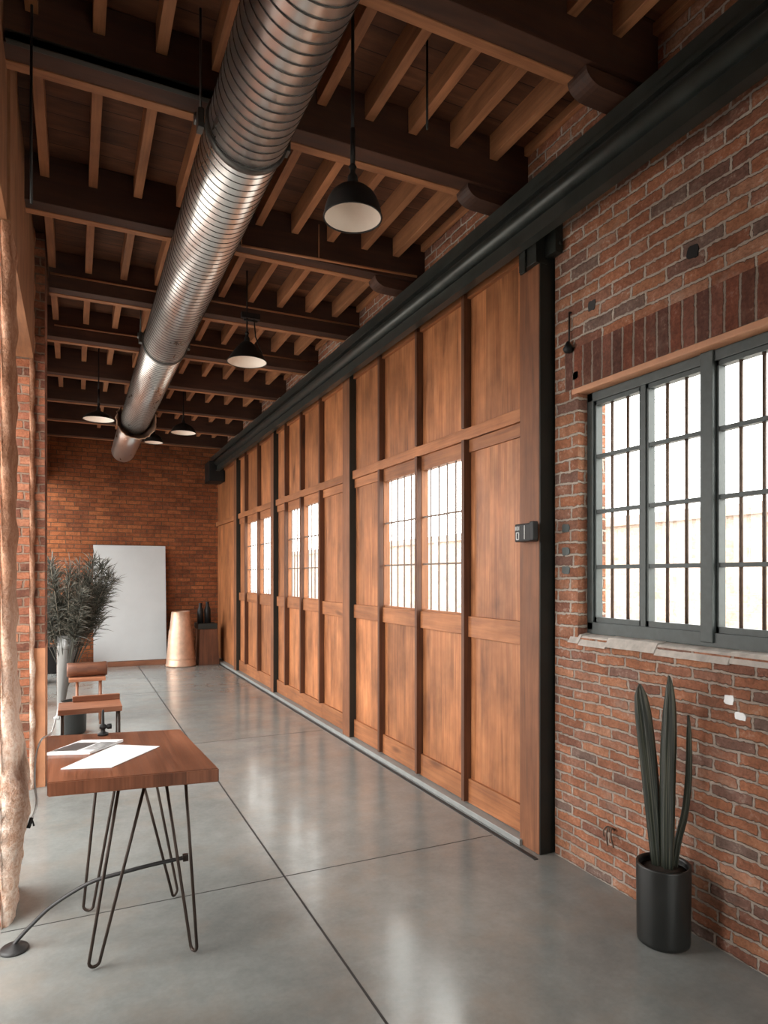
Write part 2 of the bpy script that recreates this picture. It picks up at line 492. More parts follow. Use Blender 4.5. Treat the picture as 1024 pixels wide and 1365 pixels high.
# window wall (brick), pieces share one brick lay-out
WY0, WY1, WZ0, WZ1 = .62, 2.83, 1.30, 2.60
bm = new_bm()
O = (0, 0)
XO = 2.70
for f_ in box(bm, XR, XO, YN, 3.02, 0, WZ0 - .04, 'Z', O): f_.material_index = 1
box(bm, XR, XO, YN, WY0, WZ0 - .04, WZ1 + .25, 'Z', O)
box(bm, XR, XO, WY1, 3.02, WZ0 - .04, WZ1 + .25, 'Z', O)
box(bm, XR, XO, YN, 3.02, WZ1 + .25, ZD, 'Z', O)
wall_right = struct('wall_right', bm, M['brick'], 'weathered red brick wall around the steel window', 'wall')
wall_right.data.materials.append(M['brick_low'])
bm = new_bm()
box(bm, XR, XO, 3.02, YB + .3, 3.71, ZD, 'Z', O)
struct('wall_upper', bm, M['brick'], 'red brick wall strip above the black track', 'wall')
for i, y in enumerate((6.05, 7.25, 8.5, 9.75, 10.95)):
    b = new_bm(); box(b, XR - .11, XR - .001, y - .24, y + .08, 3.777, ZB - .006, 'Z', O)
    tag(obj('brick_pad', b, M['brick'], None, (XR - .05, y, 3.78)), 'short brick pad above the track under the %s ceiling beam from the window end' % ['fourth', 'fifth', 'sixth', 'seventh', 'eighth'][i],
        'brick pad', 'brick pads carrying the far beams')
bm = new_bm()
box(bm, XR - .004, XO, WY0 - .12, WY1 + .10, WZ1 + .03, WZ1 + .25, 'Z', (0.02, -(WZ1 + .024)), swap=True)
obj('soldier_course', bm, M['brick_soldier'], wall_right)['label'] = 'upright soldier course of brown bricks'
bm = new_bm()
box(bm, XR - .002, XR + .12, WY0 - .06, WY1 + .05, WZ1, WZ1 + .035, 'Y', bevel=.008)
obj('lintel', bm, M['lintel'], wall_right)['label'] = 'orange stone lintel edge'
# marks fixed in the wall
def dab(name, y, z, r, dep, m, lab, seed, sy=1., sz=1.):
    random.seed(seed)
    b = new_bm(); n = 16
    pts = []
    for i in range(n):
        a = 2 * PI * i / n; rr = r * random.uniform(.85, 1.1)
        ca, sa = math.cos(a), math.sin(a); kk = (abs(ca) ** 5 + abs(sa) ** 5) ** -.2
        pts.append((y + rr * sy * ca * kk, z + rr * sz * sa * kk))
    prism(b, pts, 'X', XR - dep, XR + .02)
    o = obj(name, b, m, wall_right); o['label'] = lab
dab('mortar_patch', 1.905, 1.075, .022, .004, M['paper'], 'pale chipped patch on a brick', 4)
dab('mortar_patch', 1.852, 1.015, .020, .004, M['paper'], 'small pale rectangular patch on a brick', 5, 1.2, .8)
for i, z in enumerate((1.735, 1.63, 1.865)):
    dab('painted_brick', 2.925, z, .026, .004, M['window_steel'], 'dark grey painted brick end beside the window', 11 + i, 1.2, .9)
for i, (y, z, r) in enumerate(((2.72, 3.04, .026), (2.845, 2.70, .022))):
    dab('dark_brick_end', y, z, r, .004, M['dark_gap'], 'blackened brick end above the window', 20 + i)
dab('putlog_hole', 2.085, 3.045, .030, .005, M['lamp_black'], 'round black plug high in the bricks', 30)
wall_right_label = None

# end wall
bm = new_bm()
box(bm, -1.2, 2.86, YB, YB + .3, 0, ZD, 'Z', (0, 0))
struct('wall_back', bm, M['brick_back'], 'dark orange brick end wall behind the white board', 'wall')
bm = new_bm()
box(bm, -1.2, .1, YN - .3, YN, 0, ZD, 'Z', (0, 0))
box(bm, 2.3, 2.86, YN - .3, YN, 0, ZD, 'Z', (0, 0))
box(bm, .1, 2.3, YN - .3, YN, 0, .5, 'Z', (0, 0))
box(bm, .1, 2.3, YN - .3, YN, 2.7, ZD, 'Z', (0, 0))
struct('wall_near', bm, M['brick_back'], 'brick wall closing the hall at the window end', 'wall')
t = thing('fill_window', (1.2, YN, .5), 'added window behind the viewer, daylight fill for the near end', 'window', None, 'structure')  # unseen window, added to bring daylight to the near floor and wall
b = new_bm()
for x0_, x1_ in ((.1, .16), (1.17, 1.23), (2.24, 2.3)): box(b, x0_, x1_, YN - .2, YN - .14, .5, 2.7)
for z0_, z1_ in ((.5, .56), (1.57, 1.63), (2.64, 2.7)): box(b, .1, 2.3, YN - .2, YN - .14, z0_, z1_)
obj('window_frame', b, M['window_steel'], t)
b = new_bm(); box(b, .1, 2.3, YN - .175, YN - .169, .5, 2.7); obj('pane', b, M['glass'], t)
# header over the left openings and low wall
bm = new_bm()
box(bm, -.62, XL, YN, 3.45, 3.22, ZD, 'Z', (0, 0))
box(bm, -.62, XL, 3.89, 5.57, 3.22, ZD, 'Z', (0, 0))
box(bm, -.62, -.45, 5.57, YB, 3.22, ZD, 'Z', (0, 0))
struct('wall_left', bm, M['header_wood'], 'worn brown timber header above the brick piers', 'wall')

# brick piers between the openings
def pier(name, y0, y1, x1, label, seed, rough_corner=False, capz=3.22, fw=.030):
    t = thing(name, (-.55, (y0 + y1) / 2, 0), label, 'pier', 'brick piers along the open side')
    b = new_bm(); box(b, -.95, x1 - .008, y0, y1 - .003, 0, capz, 'Z', (.03, .02))
    obj('brick_core', b, M['brick_pier'], t)
    # rounded plaster-clad corner, getting lumpy towards the floor
    random.seed(seed)
    b = new_bm(); uvl = b.loops.layers.uv.active
    nz, na = 150, 18
    rings = []
    for i in range(nz + 1):
        z = capz * i / nz
        low = max(0., 1 - z / 1.45) if rough_corner else 0.
        ring = []
        for k in range(na + 1):
            s = k / na            # runs along the -Y face edge, around the corner, along the +X face
            if s < .4: p = Vector((x1 - fw + (fw - .02) * s / .4, y0 - .004)); nrm = Vector((0, -1))
            elif s < .6:
                a = (s - .4) / .2 * PI / 2
                p = Vector((x1 - .02 + .02 * math.sin(a), y0 + .016 - .02 * math.cos(a))); nrm = Vector((math.sin(a), -math.cos(a)))
            else: p = Vector((x1, y0 + .016 + (s - .6) / .4 * (y1 - y0 - .016))); nrm = Vector((1, 0))
            w = .004 * math.sin(z * 31 + seed) + .004 * math.sin(z * 17.3 + s * 9)
            bulge = 0.
            if rough_corner:
                hump = math.exp(-((z - .50) / .38) ** 2)
                bulge = .056 * hump - .012 * max(0, 1 - z / .25) + low * (.006 * math.sin(z * 13 + 1) + .005 * math.sin(z * 23 + s * 11) + .004 * math.sin(z * 57 + s * 31) + random.uniform(-.003, .003))
            q = p + nrm * (.010 + w + bulge) * (1 if .02 < s < .98 else 0)
            ring.append(b.verts.new((q.x, q.y, z)))
        rings.append(ring)
    for i in range(nz):
        for k in range(na):
            f = b.faces.new([rings[i][k], rings[i][k + 1], rings[i + 1][k + 1], rings[i + 1][k]]); f.smooth = True
            for l in f.loops: l[uvl].uv = (l.vert.co.x + l.vert.co.y, l.vert.co.z)
    o = obj('plaster_corner', b, M['plaster'], t); o['label'] = 'pale worn plaster corner'
    return t
p1 = pier('brick_pier', 3.46, 3.88, -.276, 'brick pier beside the desk with a lumpy pale corner reaching the floor', 2, True, 3.21)
b = new_bm(); box(b, -.62, -.268, 3.455, 3.885, 3.221, ZD - .005, 'Z'); obj('timber_head', b, M['header_wood'], p1)['label'] = 'brown timber head'
p2 = pier('brick_pier', 5.58, 6.10, -.285, 'slim brick pier behind the desk with a smooth orange strip on its side', 5, capz=ZD - .005, fw=.022)
b = new_bm(); box(b, -.30, -.205, 5.62, 6.10, 0, 1.05, 'Z'); obj('plaster_strip', b, M['stucco'], p2)['label'] = 'smooth orange plaster strip'
b = new_bm(); box(b, -.30, -.207, 5.622, 6.10, 1.05, ZD - .005, 'Z', (.03, .02)); obj('brick_pilaster', b, M['brick_pier'], p2)
for y0 in (8.95, 10.8):
    b = new_bm(); box(b, -.95, -.47, y0, y0 + .5, 0, 3.22, 'Z', (.03, .02))
    tag(obj('brick_pier', b, M['brick_pier'], None, (-.7, y0 + .25, 0)),
        'plain square brick pier of the open side, %s' % ('just past the grass vase' if y0 < 9 else 'next to the end wall'), 'pier', None, 'structure')
b = new_bm(); box(b, -.62, XL - .03, YN, 2.6, 0, 3.22, 'Z', (.03, .02))  # stops short: unseen opening added beside it to light desk and near floor
struct('wall_left', b, M['brick_pier'], 'solid brick part of the open side at the window end', 'wall')

# ------------------------------------------------------------------ steel window
def steel_window():
    t = thing('window_1', (2.60, (WY0 + WY1) / 2, WZ0), 'large dark steel window with vertical bars in the brick wall', 'window', None, 'structure')
    x0, x1 = 2.565, 2.635
    b = new_bm()
    fw = .045
    box(b, x0, x1, WY0, WY1, WZ0 - .02, WZ0 + .045, bevel=.004)
    box(b, x0, x1, WY0, WY1, WZ1 - .05, WZ1, bevel=.004)
    box(b, x0, x1, WY1 - fw, WY1, WZ0, WZ1, bevel=.004)
    box(b, x0, x1, WY0, WY0 + fw, WZ0, WZ1, bevel=.004)
    obj('window_frame', b, M['window_steel'], t)
    mull = [2.06, 1.33]
    for y in mull:
        b = new_bm(); box(b, x0 - .012, x1, y - .032, y + .032, WZ0, WZ1, bevel=.004); obj('mullion', b, M['window_steel'], t)
    secs = [(2.092, 2.785), (1.362, 2.028), (.665, 1.298)]
    z0, z1 = WZ0 + .045, WZ1 - .05
    for (a, c) in secs:
        mid = (a + c) / 2
        b = new_bm(); box(b, x0 + .005, x1 - .01, mid - .016, mid + .016, z0, z1); obj('casement_stile', b, M['window_steel'], t)
        for (p, q) in ((a, mid - .016), (mid + .016, c)):
            b = new_bm()
            for (u, v, w, s) in ((p, q, z0, z0 + .028), (p, q, z1 - .022, z1), (p, p + .014, z0, z1), (q - .014, q, z0, z1)):
                box(b, x0 + .012, x1 - .015, u, v, w, s)
            obj('casement', b, M['window_steel'], t)
            for r in (1, 2, 3):
                z = z0 + (z1 - z0) * r / 4
                b = new_bm(); box(b, x0 + .015, x1 - .02, p, q, z - .010, z + .010); obj('glazing_bar', b, M['window_steel'], t)
            for s in (1, 2):
                y = p + (q - p) * s / 3
                b = new_bm(); tube(b, [(x0 + .034, y, z0), (x0 + .034, y, z1)], .0085, 8); obj('upright_bar', b, M['rust_bar'], t)
        b = new_bm(); box(b, x1 - .012, x1 - .006, a, c, z0, z1); obj('pane', b, M['glass'], t)
    return t
win = steel_window()
# sill: rough sloping mortar bed with brick-on-edge
bm = new_bm()
random.seed(3)
y = WY0 - .05
while y < WY1 + .02:
    w = random.uniform(.10, .24)
    dz = random.uniform(-.008, .006)
    prism(bm, [(XR - random.uniform(.008, .022), WZ0 - .075 + dz), (XR + .14, WZ0 - .075), (XR + .14, WZ0 - .005), (XR + .01, WZ0 - .028 + dz)], 'Y', y, min(y + w, WY1 + .06))
    y += w
obj('window_sill', bm, M['sill_stone'], win)['label'] = 'chipped pale mortar ledge'

# ------------------------------------------------------------------ timber sliding doors
XP = 2.47
ZS0, ZS1 = .04, 3.69
BR = .205; LK0, LK1 = 1.19, 1.32; MR0, MR1 = 2.53, 2.61; TR = 3.50
def door(n, edges, windows, label, plain_panel=False):
    y0, y1 = edges[0], edges[-1]
    t = thing('door_%d' % n, (XP, (y0 + y1) / 2, 0), label, 'door', None, 'structure')
    def part(name, *a, m='door_wood', grain='Z', bevel=.003):
        b = new_bm(); box(b, *a, grain=grain, bevel=bevel); return obj(name, b, M[m], t)
    part('top_rail', XP - .03, XP + .05, y0, y1, TR, ZS1, m='rail_wood', grain='Y')
    part('middle_rail', XP - .038, XP + .05, y0, y1, MR0, MR1, m='rail_wood', grain='Y')
    if not plain_panel:
        for i in range(len(edges) - 1):
            part('lock_rail', XP - .024, XP + .05, edges[i], edges[i + 1], LK0 - .012 * (i == 0), LK1, m='rail_wood', grain='Y')
            part('bottom_rail', XP - .022, XP + .05, edges[i], edges[i + 1], ZS0, BR, m='rail_wood', grain='Y')
    for i in range(len(edges) - 1):
        a, c = edges[i], edges[i + 1]
        part('panel', XP, XP + .04, a, c, MR1, TR, bevel=0)
        if plain_panel:
            part('panel', XP, XP + .04, a, c, ZS0, MR0, bevel=0); continue
        part('panel', XP, XP + .04, a, c, BR, LK0 - .012 * (i == 0), bevel=0)
        if i in windows:
            w = t2 = None
            b = new_bm()
            s = .052; z0, z1 = LK1, MR0
            zt = 2.42
            sa = .062; s = .022
            box(b, XP - .015, XP + .045, a, a + sa, z0, z1, bevel=.003)
            box(b, XP - .015, XP + .045, c - s, c, z0, z1, bevel=.003)
            box(b, XP - .015, XP + .045, a + sa, c - s, zt, z1, 'Y', bevel=.003)
            box(b, XP - .010, XP + .045, a + sa, c - s, z0, z0 + .018, 'Y', bevel=.003)
            fr = obj('window_frame', b, M['rail_wood'], t)
            b = new_bm()
            for r in (1, 2):
                z = z0 + (zt - z0) * r / 3
                box(b, XP - .006, XP + .006, a + sa, c - s, z - .006, z + .007)
            for q in range(1, 5):
                y = a + sa + (c - a - sa - s) * q / 5
                box(b, XP - .004, XP + .006, y - .0048, y + .0048, z0, zt)
            obj('glazing_bars', b, M['pale_bar'], fr)
            b = new_bm(); box(b, XP + .008, XP + .012, a + sa, c - s, z0, zt); obj('pane', b, M['glass'], fr)
        else:
            part('panel', XP, XP + .04, a, c, LK1, MR0, bevel=0)
            b = new_bm(); box(b, XP - .016, XP, a + .002, c - .002, MR0 - .085, MR0, 'Y', bevel=.003); obj('header_rail', b, M['rail_wood'], t)
    for e in edges[1:-1]:
        if plain_panel: break
        part('batten', XP - .058, XP, e - .018, e + .018, MR1, TR + .03, m='batten_wood')
        part('batten', XP - .058, XP, e - .018, e + .018, ZS0 + .01 if n == 1 else BR, MR0, m='batten_wood')
    return t
door(1, [3.24, 3.88, 4.57, 5.27, 5.92], (1, 2), 'wooden sliding door with two tall barred windows, beside the brick wall')
door(2, [6.10, 6.83, 7.50, 8.14, 8.62], (1, 2), 'wooden sliding door between two dark posts, second along from the steel window')
door(3, [8.76, 9.53, 10.32, 10.86], (0, 1), 'wooden sliding door third along, just before the last plain bay')
door(4, [11.04, YB], (), 'narrow plain wooden bay in the corner by the brick end wall', True)
bm = new_bm(); box(bm, 2.385, XP + .05, 3.2, YB, 0, .035, 'Y', bevel=.004)
struct('trim_5', bm, M['sill_metal'], 'pale grey threshold strip under the sliding doors', 'threshold')
bm = new_bm(); box(bm, 2.338, 2.365, 3.0, YB, -.003, .004, 'Y')
struct('trim_6', bm, M['dark_gap'], 'dark floor channel along the sliding doors', 'floor channel')
# backing so no daylight slips past the door edges
bm = new_bm()
box(bm, XP + .062, XO, 3.022, 3.22, 0, 3.70, 'Z', (0, 0))
struct('trim_7', bm, M['stand_wood'], 'dark timber jamb between brick wall and first door', 'jamb')

def post(y0, y1, xf, label, bracket=False):
    t = thing('door_post', (2.45, (y0 + y1) / 2, 0), label, 'post', 'timber posts between the sliding doors')
    b = new_bm(); box(b, xf, XP + .06, y0, y1, 0, 3.69, 'Z', bevel=.005); obj('post_body', b, M['post_wood'], t)
    b = new_bm(); box(b, xf + .004, XP + .05, y0 - .006, y0 - .0005, 0, 3.69); obj('shade_edge', b, M['black_steel'], t)['label'] = 'black strip painting the shaded near side'  # shade on the post's near side, put in as a black strip
    b = None #; obj('post_body', b, M['post_wood'], t)
    if bracket:
        b = new_bm()
        box(b, xf - .03, xf + .05, y0 - .012, y1 - .03, 3.385, 3.69, bevel=.004)
        box(b, xf - .043, xf - .028, y0 + .075, y0 + .125, 3.36, 3.69, bevel=.004)
        obj('steel_bracket', b, M['black_steel'], t)
        b = new_bm(); box(b, xf + .035, XR - .006, y0 - .10, y0 - .004, 3.42, 3.70, bevel=.004)
        for z in (3.47, 3.58): tube(b, [(xf + .07, y0 - .112, z), (xf + .07, y0 - .09, z)], .010, 6)
        obj('corner_plate', b, M['black_steel'], t)
    return t
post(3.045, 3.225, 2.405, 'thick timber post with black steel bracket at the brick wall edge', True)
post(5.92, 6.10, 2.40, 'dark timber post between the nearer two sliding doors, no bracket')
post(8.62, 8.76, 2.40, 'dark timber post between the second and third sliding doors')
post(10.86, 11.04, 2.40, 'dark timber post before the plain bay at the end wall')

# keypad on the near post
t = thing('keypad_box', (2.39, 3.14, 1.84), 'black keypad box with white markings on the timber post', 'keypad')
kz0, kz1 = 1.795, 1.90
b = new_bm(); box(b, 2.345, 2.4045, 3.05, 3.195, kz0, kz1, bevel=.008); obj('housing', b, M['lamp_black'], t)
b = new_bm(); box(b, 2.343, 2.38, 3.02, 3.055, kz0 + .004, kz1 + .008, bevel=.006); obj('side_cover', b, M['lamp_black'], t)
xm = 2.3435
def stroke(y0, y1, z0, z1): box(b, xm, xm + .003, y0, y1, z0, z1)
def mark(nm):
    obj(nm, b, M['mark_white'], t)['label'] = 'white printed marking'
def ring4(y0, y1, z0, z1, w=.004):
    stroke(y0, y1, z0, z0 + w); stroke(y0, y1, z1 - w, z1); stroke(y0, y0 + w, z0, z1); stroke(y1 - w, y1, z0, z1)
# upper row reads 1 0 1, one tall 0 below, and a vertical slot line
b = new_bm(); stroke(3.182, 3.187, 1.862, 1.886); mark('digit')
b = new_bm(); ring4(3.160, 3.176, 1.862, 1.886); mark('digit')
b = new_bm(); stroke(3.149, 3.154, 1.862, 1.886); mark('digit')
b = new_bm(); ring4(3.150, 3.180, 1.806, 1.852, .006); mark('digit')
b = new_bm(); stroke(3.098, 3.103, 1.808, 1.888); mark('slot_line')

# ------------------------------------------------------------------ black track beam
t = thing('sliding_door_track', (2.4, 5.5, 3.4), 'long black steel track beam above the sliding doors', 'track')
TY0, TY1 = -1.6, 12.45
b = new_bm()
prism(b, [(2.272, 3.715), (2.49, 3.715), (2.49, 3.775), (2.272, 3.775)], 'Y', TY0, TY1, 'Y')
prism(b, [(2.272, 3.690), (2.286, 3.690), (2.286, 3.72), (2.272, 3.72)], 'Y', TY0, TY1, 'Y')
obj('top_flange', b, M['track_steel'], t)
b = new_bm(); tube(b, [(2.312, TY0, 3.628), (2.312, TY1, 3.628)], .045, 20); obj('guide_pipe', b, M['track_steel'], t)
b = new_bm()
prism(b, [(2.315, 3.485), (2.345, 3.485), (2.345, 3.72), (2.33, 3.72), (2.33, 3.585), (2.315, 3.575)], 'Y', TY0, TY1, 'Y')
prism(b, [(2.300, 3.482), (2.36, 3.482), (2.36, 3.494), (2.300, 3.494)], 'Y', TY0, TY1, 'Y')
obj('fascia', b, M['track_steel'], t)
b = new_bm()
prism(b, [(2.345, 3.70), (2.49, 3.70), (2.49, 3.712), (2.345, 3.712)], 'Y', TY0, TY1, 'Y')
obj('soffit', b, M['black_steel'], t)
b = new_bm(); box(b, 2.18, 2.46, 12.05, 12.5, 3.30, 3.66, bevel=.01); obj('end_box', b, M['lamp_black'], t)['label'] = 'black box closing the far end of the track'

# ------------------------------------------------------------------ ceiling timbers
beams = [1.15, 2.43, 3.42, 4.73, 6.05, 7.25, 8.50, 9.75, 10.95, 12.15]
ordn = ['first', 'second', 'third', 'fourth', 'fifth', 'sixth', 'seventh', 'eighth', 'ninth', 'tenth', 'eleventh', 'twelfth']
BW = .15
vis_beams = beams[1:]
for i, yb in enumerate(vis_beams):
    lab = 'dark timber ceiling beam, %s from the window end' % ordn[i]
    if i in (0, 1, 2): lab += ', curved corbel above the track'
    t = thing('ceiling_beam', (1.1, yb - BW / 2, ZB), lab, 'beam', 'dark beams across the ceiling')
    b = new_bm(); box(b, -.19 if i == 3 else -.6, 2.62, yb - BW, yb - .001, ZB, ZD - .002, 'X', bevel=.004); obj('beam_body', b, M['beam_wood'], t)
    b = new_bm(); box(b, -.19 if i == 3 else -.5, 2.499, yb - .045, yb + .012, ZB - .006, ZB + .020, 'X', bevel=.003); obj('lit_beam_edge', b, M['joist_wood'], t)['label'] = 'lighter strip painting the lit underside of the beam'  # light along the beam's lower edge, painted as a strip of paler wood
    if i < 3:
        pts = [(2.499, ZB - .085), (2.18, ZB - .078)]
        for q in range(1, 8):
            a = q / 7 * PI / 2
            pts.append((2.18 - .10 * math.sin(a), ZB - .006 - .072 * math.cos(a)))
        pts += [(2.08, ZB - .004), (2.499, ZB - .004)]
        b = new_bm(); prism(b, pts, 'Y', yb - BW + .02, yb - .005, 'X'); obj('corbel', b, M['beam_wood'], t)
    if i == 1:
        b = new_bm(); box(b, -.27, .66, yb - BW - .035, yb - BW - .002, ZB - .006, ZB + .03, bevel=.003)
        box(b, -.27, .66, yb - BW - .035, yb - BW - .028, ZB - .006, ZB + .036)
        obj('steel_angle', b, M['black_steel'], t)['label'] = 'black steel angle along the beam foot'
    if i in (3, 4):
        b = new_bm(); tube(b, [(-.18, yb - BW - .006, ZB + .11), (2.50, yb - BW - .006, ZB + .11)], .008, 6); obj('conduit', b, M['joist_wood'], t)

JX = [-.17 + .268 * k for k in range(10)] + [2.48]
vis = beams
proto = None
door_ord = ['alongside the door wall'] + ['%s from the door wall' % o for o in ordn[1:]]
for bi in range(len(vis) - 1):
    ya, yc = vis[bi], vis[bi + 1] - BW
    for ji, x in enumerate(JX):
        if bi == 0 and x < 1.3: continue
        if bi >= 7 and (x < .3 or x > 2.3): continue
        b = new_bm()
        wallp = ji == len(JX) - 1
        w = .030 if wallp else .052
        wob = random.uniform(-.006, .006)
        box(b, x - w / 2 + wob, x + w / 2 + wob, ya + .013, yc - .001, ZD - .055 if wallp else ZJ, ZD - .001, 'Y', bevel=.003)
        k = len(JX) - 1 - ji
        where = 'in front of the %s dark beam' % ordn[0] if bi == 0 else 'behind the %s dark beam' % ordn[bi - 1]
        tag(obj('ceiling_joist', b, M['joist_wood'], None, (x, (ya + yc) / 2, ZJ)),
            ('thin timber wall plate %s, %s' if wallp else 'light timber ceiling joist %s, %s') % (where, door_ord[k]), 'joist', 'slim joists between the ceiling beams')

# ------------------------------------------------------------------ spiral duct
DX, DZ, DR = .724, 3.66, .182
t = thing('spiral_duct', (DX, 6.0, DZ), 'long round galvanised spiral duct hung below the ceiling beams', 'duct')
prof = []
y = -1.2
segs = [(-1.2, 3.04), (3.04, 6.13), (6.13, 9.55), (9.55, 11.75)]
for si, (a, c) in enumerate(segs):
    prof = [(DR - .004, a)]
    pitch = .056 if si < 3 else .30
    n = int((c - a - .02) / pitch)
    yy = a + .01
    prof += [(DR, a + .006)]
    prof += [(DR, c - .005), (DR - .004, c)]
    b = new_bm(); lathe(b, prof, 56, 'Y', (DX, 0, DZ), closed=False)
    obj('duct_section', b, M['duct'], t)
    if si < 3:
        # dark seam lines lying in the spiral grooves
        b = new_bm(); yy = a + .01
        for q in range(n):
            yc_ = yy + pitch - .001
            lathe(b, [(DR - .002, yc_ - .0028), (DR + .0022, yc_ - .0028), (DR + .0022, yc_ + .0028), (DR - .002, yc_ + .0028)], 40, 'Y', (DX, 0, DZ), closed=True)
            yy += pitch
        obj('spiral_seam', b, M['duct_seam'], t)
for yy in (3.04, 6.13, 9.55):
    b = new_bm(); lathe(b, [(DR - .002, yy - .022), (DR + .009, yy - .02), (DR + .012, yy), (DR + .009, yy + .02), (DR - .002, yy + .022)], 56, 'Y', (DX, 0, DZ))
    obj('joint_band', b, M['duct_seam'], t)
# hangers at the band by the third beam
for yy, nm in ((3.10, 'a'), (6.16, 'b')):
    for sx in (-1, 1):
        b = new_bm()
        box(b, DX + sx * (DR + .022) - .014, DX + sx * (DR + .022) + .014, yy - .03, yy + .03, DZ - .02, DZ + .07, bevel=.004)
        tube(b, [(DX + sx * (DR + .02), yy, DZ + .05), (DX + sx * (DR + .02), yy, ZD)], .006, 8)
        lathe(b, [(.0, -.012), (.026, -.012), (.026, .012), (.0, .012)], 16, 'X', (DX + sx * (DR + .03), yy + .045, DZ + .06))
        obj('hanger_bracket', b, M['duct_seam'], t)
# torn, curled flange near the end
b = new_bm(); uvl = b.loops.layers.uv.active
random.seed(9)
rows = []
for i in range(37):
    a = math.radians(150 + 240 * i / 36)
    flare = .035 + .07 * max(0, math.sin((i / 36) * PI)) + random.uniform(-.012, .012)
    rows.append([Vector((DX + (DR + .006 + flare * s) * math.cos(a), 9.12 + .26 * (1 - s) + .02 * math.sin(i * .9), DZ + (DR + .006 + flare * s) * math.sin(a))) for s in (0, .35, .7, 1.0)])
vv = [[b.verts.new(p) for p in r] for r in rows]
for i in range(36):
    for k in range(3):
        f = b.faces.new([vv[i][k], vv[i + 1][k], vv[i + 1][k + 1], vv[i][k + 1]]); f.smooth = True
o = obj('curled_flange', b, M['copper'], t); o['label'] = 'curled coppery flange near the duct end'
sm = o.modifiers.new('solid', 'SOLIDIFY'); sm.thickness = .006

# ------------------------------------------------------------------ pendant lamps
def pendant(loc, dia, prof_out, label, rod_top, yoke=False, bulb=True):
    x, y, z = loc
    R = dia / 2
    t = thing('pendant_lamp', (x, y, z), label, 'lamp', 'black pendant lamps')
    out = [(R * r, R * h) for r, h in prof_out]
    b = new_bm(); lathe(b, out + [(0.0001, out[-1][1])], 48, 'Z', (x, y, z))
    # open mouth: remove the closing face of the first ring
    for f in [f for f in b.faces if len(f.verts) > 8 and abs(f.calc_center_median().z - z) < 1e-3]: b.faces.remove(f)
    obj('shade', b, M['lamp_black'], t, recalc=False)
    inn = [(max(R * r - .004, .001), R * h - .004 * (i > 0) + (.001 if i == 0 else 0)) for i, (r, h) in enumerate(prof_out)]
    b = new_bm(); lathe(b, inn + [(0.0001, inn[-1][1])], 48, 'Z', (x, y, z))
    for f in [f for f in b.faces if len(f.verts) > 8 and abs(f.calc_center_median().z - z) < 2e-3]: b.faces.remove(f)
    obj('reflector', b, M['lamp_white'], t, recalc=False)['label'] = 'white inside of the shade'
    b = new_bm(); lathe(b, [(R - .005, -.001), (R + .001, -.003), (R + .002, .004), (R - .004, .004)], 48, 'Z', (x, y, z), closed=True)
    obj('rim', b, M['lamp_black'], t)
    zt = z + out[-1][1]
    b = new_bm(); lathe(b, [(.020, -.012), (.024, 0), (.022, .03), (.012, .045), (.012, .062), (.018, .07), (.010, .085), (.0001, .09)], 20, 'Z', (x, y, zt))
    obj('socket_cap', b, M['lamp_black'], t)
    b = new_bm()
    if yoke:
        w = R * .55
        tube(b, [(x, y, zt + .05), (x, y, rod_top)], .007, 8)
        tube(b, [(x + .06, y, rod_top), (x + .075, y, zt + .05), (x + R * .85, y, z + R * .32)], .006, 8)
        tube(b, [(x - .03, y, rod_top - .02), (x + .09, y, rod_top - .02)], .010, 8)
        box(b, x - .05, x + .11, y - .02, y + .02, rod_top - .005, rod_top + .04)
        tube(b, [(x, y, rod_top + .04), (x, y, ZD)], .006, 8)
    else:
        tube(b, [(x, y, zt + .05), (x, y, rod_top)], .0075, 10)
        tube(b, [(x, y, zt + .05), (x, y, zt + .24)], .011, 10)
    obj('stem', b, M['lamp_black'], t)
    return t
dome = [(1.0, 0), (.985, .12), (.95, .32), (.87, .56), (.74, .78), (.55, .95), (.36, 1.06), (.2, 1.12), (.14, 1.18)]
cone = [(1.0, 0), (.97, .06), (.80, .34), (.60, .62), (.42, .84), (.28, .97), (.16, 1.05)]
low = [(1.0, 0), (.95, .10), (.78, .26), (.55, .40), (.32, .50), (.16, .58)]
pendant((1.095, 2.66, 3.155), .254, dome, 'black dome pendant lamp with white inside, high beside the duct, largest of the lamps', ZD)
pendant((1.33, 5.60, 3.42), .335, cone, 'black cone pendant lamp with side strap, hanging above the sliding doors', 3.80, yoke=True)
pendant((.24, 8.05, 3.345), .33, low, 'flat black pendant lamp on the pier side of the duct', ZD)
pendant((1.33, 9.25, 3.53), .33, dome[:5] + [(.5, .62), (.2, .72)] if False else [(1, 0), (.96, .14), (.82, .38), (.62, .58), (.35, .72), (.15, .8)], 'small black pendant lamp deep in the hall near the track end', ZD)
pendant((1.02, 9.95, 3.50), .26, [(1, 0), (.97, .2), (.85, .5), (.6, .75), (.3, .9), (.15, 1.0)], 'small black dome lamp half hidden behind the curled duct flange', ZD)

# slim rod and thin strip in the ceiling
b = new_bm(); tube(b, [(1.58, 3.0, ZB + .0), (1.58, 3.0, ZD)], .006, 8)
b.free()
b = new_bm(); tube(b, [(1.53, 2.78, 3.74), (1.53, 2.78, ZD)], .006, 8)
tag(obj('hanging_rod', b, M['lamp_black'], None, (1.53, 2.78, ZD)), 'thin black rod hanging from the ceiling between pendant lamp and track', 'rod')
b = new_bm(); tube(b, [(-.17, 3.22, 3.20), (-.172, 3.22, 3.6), (-.168, 3.225, ZD)], .006, 8)
tag(obj('hanging_rod', b, M['lamp_black'], None, (-.17, 3.25, ZD)), 'thin dark rod hanging beside the brick pier at the desk', 'rod')
b = new_bm(); tube(b, [(1.02, 4.45, 3.83), (2.28, 4.30, 3.80)], .009, 8)
tube(b, [(1.02, 4.45, 3.83), (1.02, 4.45, ZJ)], .004, 6)
